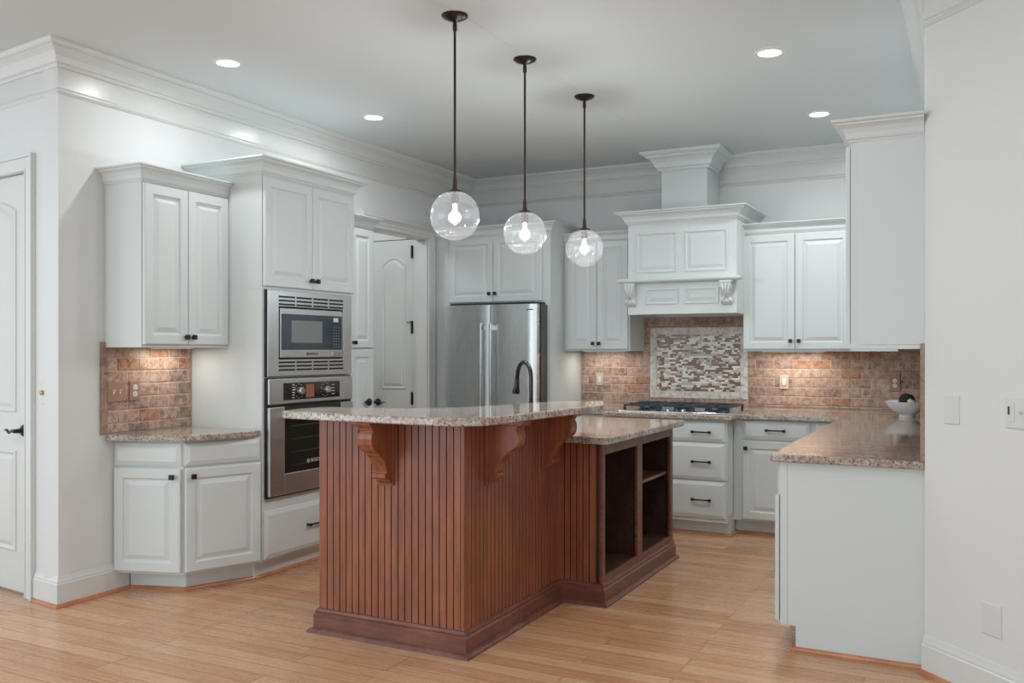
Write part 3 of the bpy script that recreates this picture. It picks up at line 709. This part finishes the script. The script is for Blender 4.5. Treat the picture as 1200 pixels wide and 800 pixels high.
def text(parent, s, size, x, y, z, m, ext=.0006):
    cu = bpy.data.curves.new('lettering', 'FONT'); cu.body = s; cu.size = size; cu.extrude = ext; cu.align_x = 'CENTER'; cu.align_y = 'CENTER'; cu.offset = size*.005
    t = bpy.data.objects.new('lettering', cu); COL.objects.link(t); bpy.context.view_layer.update()
    me = bpy.data.meshes.new_from_object(t.evaluated_get(bpy.context.evaluated_depsgraph_get()))
    bpy.data.objects.remove(t); me.materials.clear(); me.materials.append(m)
    o = bpy.data.objects.new('lettering', me); COL.objects.link(o); o.parent = parent
    o.location = (x, y, z); o.rotation_euler = (PI/2, 0, 0); return o
def ringlogo(parent, x, y, z, r, m):
    k = MB(); mx = Matrix.Translation((x, y, z)) @ Matrix.Rotation(PI/2, 4, 'X')
    n = 20; vs = []; fs = []
    k.tube([(r*math.cos(2*PI*i/n), r*math.sin(2*PI*i/n), 0) for i in range(n+1)], r*.13, 6, mx=mx)
    k.box(x-r*.45, x-r*.25, y-.0008, y, z-r*.6, z+r*.6); k.box(x+r*.25, x+r*.45, y-.0008, y, z-r*.6, z+r*.6); k.box(x-r*.3, x+r*.3, y-.0008, y, z-r*.12, z+r*.12)
    return k.build('logo', m, parent)
text(mw, 'BOSCH', .024, .425, -.031, c0+.034, M['darkprint']); ringlogo(mw, .365, -.031, c0+.034, .010, M['darkprint'])

ov = thing('wall_oven', 'built-in stainless wall oven under the microwave', 'oven', (-3.86, 4.211, .497), HP)
hO = .728
MB().box(.01, wM-.01, .0, .48, .01, hO-.01).build('housing', M['dark'], ov)
MB().box(-.004, wM, -.020, -.001, -.006, hO).build('edge_gasket', M['dark'], ov, .001)
cpn = MB().box(.0, wM, -.036, -.020, hO-.162, hO-.003).build('control_panel', M['steel'], ov, .006)
MB().box(.128, .682, -.039, -.035, hO-.138, hO-.032).build('panel_glass', M['glossblack'], cpn, .001)
MB().box(.335, .415, -.0402, -.038, hO-.128, hO-.045).build('display', M['display'], cpn)
for xx in (.27, .53):
    MB().lathe([(.026, 0), (.025, .014), (.022, .030), (.019, .034)], 24, mx=Matrix.Translation((xx, -.039, hO-.084)) @ Matrix.Rotation(PI/2, 4, 'X')).build('control_knob', M['steelh'], cpn, smooth=True)
    k = MB()
    for i in range(10):
        a = PI*.15+i*PI*.19
        k.box(xx+.043*math.cos(a)-.003, xx+.043*math.cos(a)+.003, -.0399, -.0385, hO-.084+.043*math.sin(a)-.0022, hO-.084+.043*math.sin(a)+.0022)
    k.build('dial_marks', M['print'], cpn)
k = MB()
for i in range(6): k.box(.205, .226, -.0399, -.0385, hO-.127+i*.016, hO-.122+i*.016)
for i in range(4): k.box(.595, .625, -.0399, -.0385, hO-.118+i*.02, hO-.114+i*.02)
k.build('panel_print', M['print'], cpn)
dz1 = hO-.178
k = MB(); g0, g1, h0, h1 = .135, .69, .135, dz1-.0
for (xa, xb, za, zb) in ((0, g0, .006, dz1), (g1, wM, .006, dz1), (g0, g1, .006, h0)): k.box(xa, xb, -.042, -.020, za, zb)
dr = k.build('door', M['steel'], ov, .004)
MB().box(g0, g1, -.041, -.022, h0, dz1).build('door_glass', M['glossblack'], dr, .001)
wn = MB().box(g0+.055, g1-.055, -.0418, -.0405, h0+.035, dz1-.09).build('window_glass', M['ovenglass'], dr)
k = MB()
for i in range(4): k.box(g0+.06, g1-.06, -.0424, -.0415, h0+.045+i*.082, h0+.048+i*.082)
k.build('oven_rack', M['rack'], dr)
k = MB(); k.tube([(.135, -.092, dz1-.055), (.70, -.092, dz1-.055)], .013, 16)
for xx in (.16, .675): k.box(xx-.012, xx+.012, -.09, -.04, dz1-.066, dz1-.044)
k.build('handle', M['steelh'], dr, smooth=True)
text(dr, 'BOSCH', .03, .43, -.0425, h0+.058, M['print']); ringlogo(dr, .355, -.0425, h0+.058, .012, M['print'])

# ------------------------------------------------------------------ island
IX0, IX1, IX2 = -2.916, -2.08, -1.825
IY0, IY1, IY2 = 3.57, 4.635, 5.93
BT = 1.07
isl = thing('kitchen_island', 'cherry-stained beadboard kitchen island with corbels and open shelves', 'kitchen island')
k = MB(); k.box(IX0+.012, IX1-.012, IY0+.012, IY0+.17, 0, BT-.001); k.box(IX1-.17, IX1-.012, IY0+.17, IY1+.10, 0, BT-.001)
k.box(IX0+.012, IX1-.17, IY0+.17, IY2-.001, 0, .886); k.box(IX1-.17, IX1-.012, IY1+.10, IY2-.001, 0, .886)
k.build('core', M['cherry'], isl)
def bead(name, w, h0, h1, loc3, rz, pitch=.0378, mt=None, stile=.0):
    """beadboard panel, local x right, front to -y, thickness .012"""
    pts = [(0, -.012)]; n = max(1, round(w/pitch)); p = w/n; g = .0027; gi = []
    for i in range(1, n):
        c = i*p; gi += [len(pts), len(pts)+1]; pts += [(c-g, -.012), (c, -.0065), (c+g, -.012)]
    pts += [(w, -.012), (w, 0), (0, 0)]
    n_ = len(pts); m_ = MB()
    m_.add([(x, y, h0) for x, y in pts]+[(x, y, h1) for x, y in pts], [tuple(range(n_))[::-1], tuple(range(n_, 2*n_))]+[(i, (i+1) % n_, n_+(i+1) % n_, n_+i) for i in range(n_)])
    for q in gi: m_.mi[2+q] = 1
    o = m_.build(name, [M['cherry'], M['groove']], isl); o.location = loc3; o.rotation_euler = (0, 0, rz); return o
bead('beadboard_panel', IX1-IX0-.03, .10, BT-.001, (IX0+.012, IY0+.012, 0), 0)
bead('beadboard_panel', IY1-IY0-.045, .10, BT-.001, (IX1-.012, IY0+.03, 0), HP)
bead('beadboard_panel', IX2-IX1-.03, .10, .886, (IX1-.010, IY1+.012, 0), 0)
MB().box(IX1-.024, IX1, IY0, IY0+.03, .10, BT-.001).build('corner_post', M['cherry'], isl, .003)
MB().box(IX0-.0, IX0+.012, IY0, IY0+.18, .10, BT-.001).box(IX0, IX0+.012, IY0+.18, IY2, .10, .886).build('end_panel', M['cherry'], isl, .002)
MB().box(IX1-.012, IX1+.001, IY1-.013, IY1+.012, .10, BT-.001).build('corner_bead', M['cherry'], isl, .002)
MB().box(IX1-.012, IX1, IY1+.012, IY1+.10, .886, BT-.001).build('ledge_panel', M['cherry'], isl, .002)
# open-shelf section facing +X
sx0 = IX1-.005; fx = IX2
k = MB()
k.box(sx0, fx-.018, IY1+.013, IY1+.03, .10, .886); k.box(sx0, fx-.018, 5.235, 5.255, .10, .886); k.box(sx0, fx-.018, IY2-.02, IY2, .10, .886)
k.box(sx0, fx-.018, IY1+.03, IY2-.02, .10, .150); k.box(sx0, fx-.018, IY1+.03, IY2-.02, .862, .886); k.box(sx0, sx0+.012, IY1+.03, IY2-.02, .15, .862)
k.build('shelf_box', M['cherryshade'], isl)
MB().box(sx0+.012, fx-.03, 5.255, IY2-.02, .565, .585).build('shelf', M['cherryh'], isl, .003)
k = MB()
k.box(fx-.018, fx, IY1, IY1+.045, .10, .886); k.box(fx-.018, fx, 5.215, 5.305, .10, .886); k.box(fx-.018, fx, IY2-.055, IY2, .10, .886)
for a, c in ((IY1+.045, 5.215), (5.305, IY2-.055)): k.box(fx-.018, fx, a, c, .10, .152); k.box(fx-.018, fx, a, c, .822, .886)
k.build('face_frame', M['cherryh'], isl, .002)
# base and shoe mouldings
IB = [(0, 0), (.020, 0), (.020, .086), (.016, .090), (.012, .094), (.014, .104), (.008, .116), (0, .118)]
ip = [(IX0, IY2), (IX0, IY0), (IX1, IY0), (IX1, IY1), (IX2, IY1), (IX2, IY2)]
MB().sweep(IB, ip).build('base_moulding', M['cherryh'], isl)
MB().sweep([(.02, 0), (.045, 0), (.044, .010), (.036, .018), (.026, .022), (.02, .023)], ip).build('shoe_moulding', M['shoedark'], isl)
def corbel(w):
    k = MB()
    prof = [(0, 1.031), (.168, 1.031), (.172, 1.02), (.163, 1.012), (.172, .996), (.176, .975), (.172, .950), (.160, .930), (.142, .914), (.122, .905), (.112, .903), (.110, .893), (.098, .886),
            (.080, .866), (.066, .842), (.057, .818), (.054, .806), (.062, .804), (.067, .796), (.067, .783), (.058, .776), (.036, .772), (.034, .764), (.022, .758), (.014, .748), (0, .745)]
    side_extrude(k, [(a, b+BT-1.055) for a, b in prof], .0, w)
    side_extrude(k, [(0, BT-.002), (.205, BT-.002), (.205, BT-.011), (.196, BT-.015), (.190, BT-.024), (0, BT-.024)], -.010, w+.010)
    k.box(-.006, w+.006, -.012, 0, .757, BT-.024)
    return k
for loc3, rz in (((-2.548, IY0, 0), 0), ((IX1, 3.770, 0), HP), ((IX1, 4.395, 0), HP)):
    o = corbel(.078).build('corbel', M['cherry'], isl, .0025, seg=2); o.location = loc3; o.rotation_euler = (0, 0, rz)
# bar top and lower top
poly = [(-3.005, 3.405), (-2.985, 3.375), (-2.72, 3.355), (-2.40, 3.345), (-2.10, 3.335), (-2.02, 3.345), (-1.96, 3.375), (-1.91, 3.43), (-1.885, 3.52), (-1.87, 3.72), (-1.845, 4.0), (-1.82, 4.25),
        (-1.785, 4.50), (-1.785, 4.55), (-1.895, 4.84), (-1.93, 4.85), (-2.10, 4.76), (-2.20, 4.55), (-2.27, 4.25), (-2.36, 4.0), (-2.55, 3.80), (-2.75, 3.745), (-2.97, 3.735), (-3.01, 3.70), (-3.02, 3.55)]
o = MB().prism(poly, BT, BT+.037).build('bar_top', M['granite'], bevel=.007, seg=3); tag(o, 'raised L-shaped granite bar top on the island', 'countertop')
poly = [(-2.95, 3.742), (-2.253, 3.742), (-2.253, 4.737), (-2.078, 4.737), (-2.078, 4.60), (-1.81, 4.575), (-1.775, 4.585), (-1.765, 4.62), (-1.755, 5.96), (-1.785, 5.985), (-2.95, 5.985)]
o = MB().prism(poly, .887, .924).build('island_countertop', M['granite'], bevel=.006, seg=3); tag(o, 'lower granite countertop of the island behind the bar', 'countertop')
# faucet
fa = thing('faucet', 'dark bronze gooseneck pull-down faucet behind the island bar', 'faucet', (-2.345, 4.81, .924), math.radians(145))
k = MB(); k.lathe([(.028, 0), (.028, .008), (.022, .014), (.019, .04), (.017, .13), (.022, .145), (.023, .155), (.016, .162), (.0135, .17)], 20)
k.build('base', M['faucet'], fa, smooth=True)
pts = [(0, 0, .16), (0, 0, .25), (0, 0, .305)]+[(.085-.085*math.cos(a), 0, .315+.088*math.sin(a)) for a in [PI*i/12 for i in range(1, 12)]]+[(.176, 0, .30)]
MB().tube(pts, .0125, 14).build('spout', M['faucet'], fa, smooth=True)
MB().tube([(.176, 0, .302), (.179, 0, .285), (.182, 0, .255), (.190, 0, .222), (.192, 0, .212)], [.0145, .0155, .017, .0235, .022], 18).build('spray_head', M['faucet'], fa, smooth=True)
k = MB(); k.tube([(0, -.02, .07), (0, -.05, .075), (.02, -.09, .10)], [.009, .008, .005], 10); k.build('lever', M['faucet'], fa, smooth=True)

# ------------------------------------------------------------------ pendants
def pendant(loc, label):
    p = thing('pendant_light', label, 'pendant light', (*loc, CEIL), group='glass globe pendants over the island')
    MB().lathe([(.066, 0), (.066, -.006), (.060, -.012), (.040, -.022), (.016, -.030), (.009, -.034)], 32).build('canopy', M['bronze'], p, smooth=True)
    k = MB(); k.tube([(0, 0, -.03), (0, 0, -.868)], .0065, 12)
    k.lathe([(.009, -.034), (.011, -.05), (.011, -.075), (.008, -.08)], 14); k.lathe([(.008, -.80), (.011, -.82), (.011, -.865)], 14)
    k.build('rod', M['bronze'], p, smooth=True, angle=50)
    MB().lathe([(.012, -.845), (.014, -.862), (.034, -.868), (.043, -.876), (.0445, -.886)], 28).build('cap', M['bronze'], p, smooth=True)
    MB().lathe([(.020, -.884), (.020, -.935), (.017, -.938)], 20).build('socket', M['bronze'], p, smooth=True)
    R = .123; zc = -.994; prof = []
    a0 = math.acos(.042/R)  # opening at the neck
    for i in range(29):
        a = a0+(PI/2*0)+(-PI/2-a0)*i/28; prof.append((max(R*math.cos(a), .0004), zc+R*math.sin(a)))
    g = MB().lathe(prof, 48, cap=False); g.build('glass_globe', M['glass'], p, smooth=True, angle=180)
    k = MB(); rnd = random.Random(int(loc[1]*10))
    for i in range(44):
        a, t = rnd.uniform(0, 2*PI), rnd.uniform(-1.1, .8); c_ = math.cos(t)*(R-.0015)
        k.lathe([(.0003, -.0022), (.0018, -.0012), (.0023, 0), (.0018, .0012), (.0003, .0022)], 6, mx=Matrix.Translation((c_*math.cos(a), c_*math.sin(a), zc+math.sin(t)*(R-.0015))))
    s_ = k.build('seed_bubbles', M['porcelain'], p); s_['kind'] = 'stuff'
    MB().lathe([(.008, -.938), (.009, -.955), (.0115, -.972), (.013, -.99), (.0125, -1.005), (.010, -1.02), (.006, -1.031), (.002, -1.036)], 20).build('bulb', M['bulb'], p, smooth=True)
    l = bpy.data.lights.new('pendant_lamp', 'POINT'); l.energy = PENDANT_W; l.shadow_soft_size = .03; l.color = (.94, .97, 1)
    q = bpy.data.objects.new('pendant_lamp', l); COL.objects.link(q); q.location = (loc[0], loc[1], CEIL-.985)
pendant((-2.301, 3.857), 'seeded glass globe pendant nearest the camera, leftmost of the three')
pendant((-2.291, 4.618), 'seeded glass globe pendant in the middle of the three')
pendant((-2.281, 5.475), 'seeded glass globe pendant farthest back, nearest the range hood')

# ------------------------------------------------------------------ recessed lights
RL = ['recessed ceiling light nearest the left wall corner, above the narrow cabinet', 'recessed ceiling light above the oven tower and pantry cabinet', 'recessed ceiling light at upper right, the larger of the two there', 'recessed ceiling light near the range hood and right wall cabinet']
for (x, y), lb in zip(CAN_SPOTS, RL):
    t = thing('recessed_light', lb, 'ceiling light', (x, y, CEIL), group='recessed ceiling lights')
    MB().lathe([(.085, -.001), (.083, -.006), (.064, -.008), (.062, -.003)], 36, cap=False).build('trim_ring', M['trim'], t, smooth=True)
    MB().lathe([(.0005, -.0045), (.064, -.0045)], 36, cap=False).build('lens', M['lamp'], t)
for (x, y) in ADDED_CANS:
    t = thing('recessed_light', 'unseen ceiling light added behind the camera to brighten the room', 'ceiling light', (x, y, CEIL), group='added unseen ceiling lights')
    MB().lathe([(.085, -.001), (.083, -.006), (.064, -.008), (.062, -.003)], 24, cap=False).build('trim_ring', M['trim'], t, smooth=True)
    MB().lathe([(.0005, -.0045), (.064, -.0045)], 24, cap=False).build('lens', M['lamp'], t)
# unseen point light added to brighten the passage
l = bpy.data.lights.new('vestibule_fill', 'POINT'); l.energy = 14; l.shadow_soft_size = .12; l.color = (.92, .97, 1)
q = bpy.data.objects.new('vestibule_fill', l); COL.objects.link(q); q.location = (-5.2, 5.9, 2.75)

# under-cabinet light bars
def bar_light(x, y, z, ln, rz, label, w):
    t = thing('cabinet_light', label, 'light', (x, y, z), rz)
    MB().box(-ln/2, ln/2, -.03, .03, -.005, -.0003).build('housing', M['plastic'], t, .002)
    MB().box(-ln/2+.01, ln/2-.01, -.022, .022, -.0062, -.005).build('lens', M['strip'], t)
    o = area('cabinet_lamp', (x, y, z-.009), (0, 0, rz), ln-.03, .04, w, (1, .95, .88)); return t
bar_light(-4.33, 3.92, 1.415, .30, HP, 'slim light bar under the left narrow wall cabinet', UNDERCAB_W)
bar_light(-2.97, 7.60, 1.388, .40, 0, 'slim light bar under the wall cabinet left of the hood', UNDERCAB_W*1.3)
bar_light(-1.33, 7.60, 1.388, .50, 0, 'slim light bar under the wall cabinet right of the hood', UNDERCAB_W*2.4)

# ------------------------------------------------------------------ switches, outlets
def plate(name, label, cat, mxo, w, h, m, group=None):
    t = thing(name, label, cat); t.matrix_world = mxo
    R = lambda i: rect(-w/2, w/2, -h/2, h/2, i)
    MB().rings([(R(0), -.0003), (R(0), -.003), (R(.003), -.006), (R(.004), -.0063)]).build('cover_plate', m, t)
    for s in (-1, 1):
        MB().lathe([(.003, 0), (.003, .001), (.002, .0016)], 8, mx=Matrix.Translation((0, -.0062, s*h*.34)) @ Matrix.Rotation(PI/2, 4, 'X')).build('screw', m, t)
    return t
def toggle(t, x, z=0, m=None):
    MB().box(x-.005, x+.005, -.008, -.006, z-.012, z+.012).build('slot', M['plastic'], t)
    k = MB(); side_extrude(k, [(.006, z-.004), (.020, z+.010), (.018, z+.015), (.006, z+.006)], x-.0035, x+.0035); k.build('toggle', m or M['plastic'], t)
def duplex(t, x, m=None):
    for s in (-1, 1):
        mx = Matrix.Translation((x, -.006, s*.0195)) @ Matrix.Rotation(PI/2, 4, 'X')
        r = MB().lathe([(.017, 0), (.017, .0025), (.0155, .0032)], 20, mx=mx).build('receptacle', m or M['plastic'], t)
        k = MB()
        for q in (-.0065, .0065): k.box(x+q-.0013, x+q+.0013, -.0096, -.0085, s*.0195-.001, s*.0195+.008)
        k.lathe([(.0025, 0), (.0025, .001)], 8, mx=Matrix.Translation((x, -.0085, s*.0195-.008)) @ Matrix.Rotation(PI/2, 4, 'X'))
        k.build('slots', M['black'], r)
FLt = lambda y, z: FL @ Matrix.Translation((y, -.014, z))
t = plate('light_switch', 'tan double toggle switch plate on the left travertine backsplash', 'switch', FLt(3.612, 1.158), .125, .118, M['tanplate']); toggle(t, -.022); toggle(t, .022)
t = plate('wall_outlet', 'tan outlet plate beside the double switch on the left backsplash', 'outlet', FLt(3.738, 1.160), .074, .118, M['tanplate']); duplex(t, 0)
FBt = lambda x, z: Matrix.Translation((x, BY-.014, z))
t = plate('light_switch', 'stone-coloured switch plate between the refrigerator and cooktop', 'switch', FBt(-3.085, 1.13), .07, .115, M['stoneplate']); MB().box(-.012, .012, -.012, -.006, -.028, .028).build('rocker', M['plastic'], t, .002)
t = plate('light_switch', 'stone-coloured switch plate on tile right of the cooktop', 'switch', FBt(-1.43, 1.13), .075, .118, M['stoneplate']); MB().box(-.014, .014, -.014, -.006, -.028, .028).build('rocker', M['plastic'], t, .002)
t = plate('wall_outlet', 'tan outlet plate on the back tile above the white bowl', 'outlet', FBt(-.575, 1.135), .08, .128, M['tanplate']); duplex(t, 0)
t = plate('dimmer_switch', 'white wall plate with brass dimmer knob beside the left door', 'switch', NF() @ Matrix.Translation((-.118, 0, 1.165)), .078, .125, M['plastic'])
MB().lathe([(.013, 0), (.014, .012), (.012, .022), (.008, .024)], 20, mx=Matrix.Translation((-.014, -.006, -.0)) @ Matrix.Rotation(PI/2, 4, 'X')).build('knob', M['brass'], t, smooth=True, label='brass knob')
FA = lambda s, z: Matrix.Translation((RX, 4.31, 0)) @ Matrix.Rotation(-PI/4, 4, 'Z') @ Matrix.Translation((s, 0, z))
plate('blank_plate', 'blank white wall plate beside the tile edge on the right wall', 'wall plate', FA(.156, 1.152), .082, .122, M['plastic'])
t = plate('switch_plate', 'wide white multi-gang switch plate cut off by the right edge of the photo', 'switch', FA(.535, 1.160), .215, .122, M['plastic'])
MB().box(-.092, -.062, -.009, -.006, -.036, .036).build('slider_frame', M['plastic'], t, .001); MB().box(-.090, -.082, -.0105, -.009, -.008, .024).build('slider', M['darkprint'], t)
toggle(t, -.030, -.004); toggle(t, .016); toggle(t, .062)
plate('blank_plate', 'low blank white wall plate above the baseboard at right', 'wall plate', FA(.361, .333), .096, .128, M['plastic'])

# ------------------------------------------------------------------ bowl with decorative balls
bx, by = -.445, 7.10
bw = thing('bowl', 'white footed porcelain bowl on the right counter', 'bowl', (bx, by, .9155))
def superring(rx, ry, z, e, n=40):
    out = []
    for i in range(n):
        a = 2*PI*i/n; ca, sa = math.cos(a), math.sin(a)
        out.append((rx*math.copysign(abs(ca)**e, ca), ry*math.copysign(abs(sa)**e, sa), z))
    return out
k = MB(); rs = [(.055, .0, 1), (.055, .018, 1), (.060, .022, 1), (.095, .045, .85), (.125, .075, .75), (.150, .113, .65), (.146, .113, .65), (.12, .08, .75), (.088, .05, .85), (.03, .03, 1)]
vs = []; fs = []; n = 40
for r, z, e in rs: vs += superring(r, r, z, e)
for i in range(len(rs)-1):
    for q in range(n): fs.append((i*n+q, i*n+(q+1) % n, (i+1)*n+(q+1) % n, (i+1)*n+q))
fs.append(tuple(range(n))); fs.append(tuple((len(rs)-1)*n+q for q in range(n)))
k.add(vs, fs); k.build('body', M['porcelain'], bw, smooth=True, angle=60)
def ball(x, y, z, r, m, label, nm, bumps):
    k = MB(); rnd = random.Random(3); pr = []
    for i in range(13):
        a = -PI/2+PI*i/12; pr.append((max(r*math.cos(a), .0005), r*math.sin(a)))
    k.lathe(pr, 20)
    for i in range(bumps):
        u, a = rnd.uniform(-1, 1), rnd.uniform(0, 2*PI); s = math.sqrt(1-u*u)
        p = Vector((s*math.cos(a), s*math.sin(a), u)); k.tube([p*r*.9, p*(r+.004), p*(r+.008)], [.008, .007, .002], 6)
    o = k.build(nm, m, smooth=True); o.location = (x, y, z); return tag(o, label, 'decor')
ball(bx-.005, by+.045, .9155+.113, .050, M['green'], 'dark moss-covered decorative ball in the white bowl', 'decorative_ball', 160)
ball(bx+.03, by-.055, .9155+.103, .024, M['pale'], 'small pale ball in front of the dark one in the bowl', 'decorative_ball', 24)
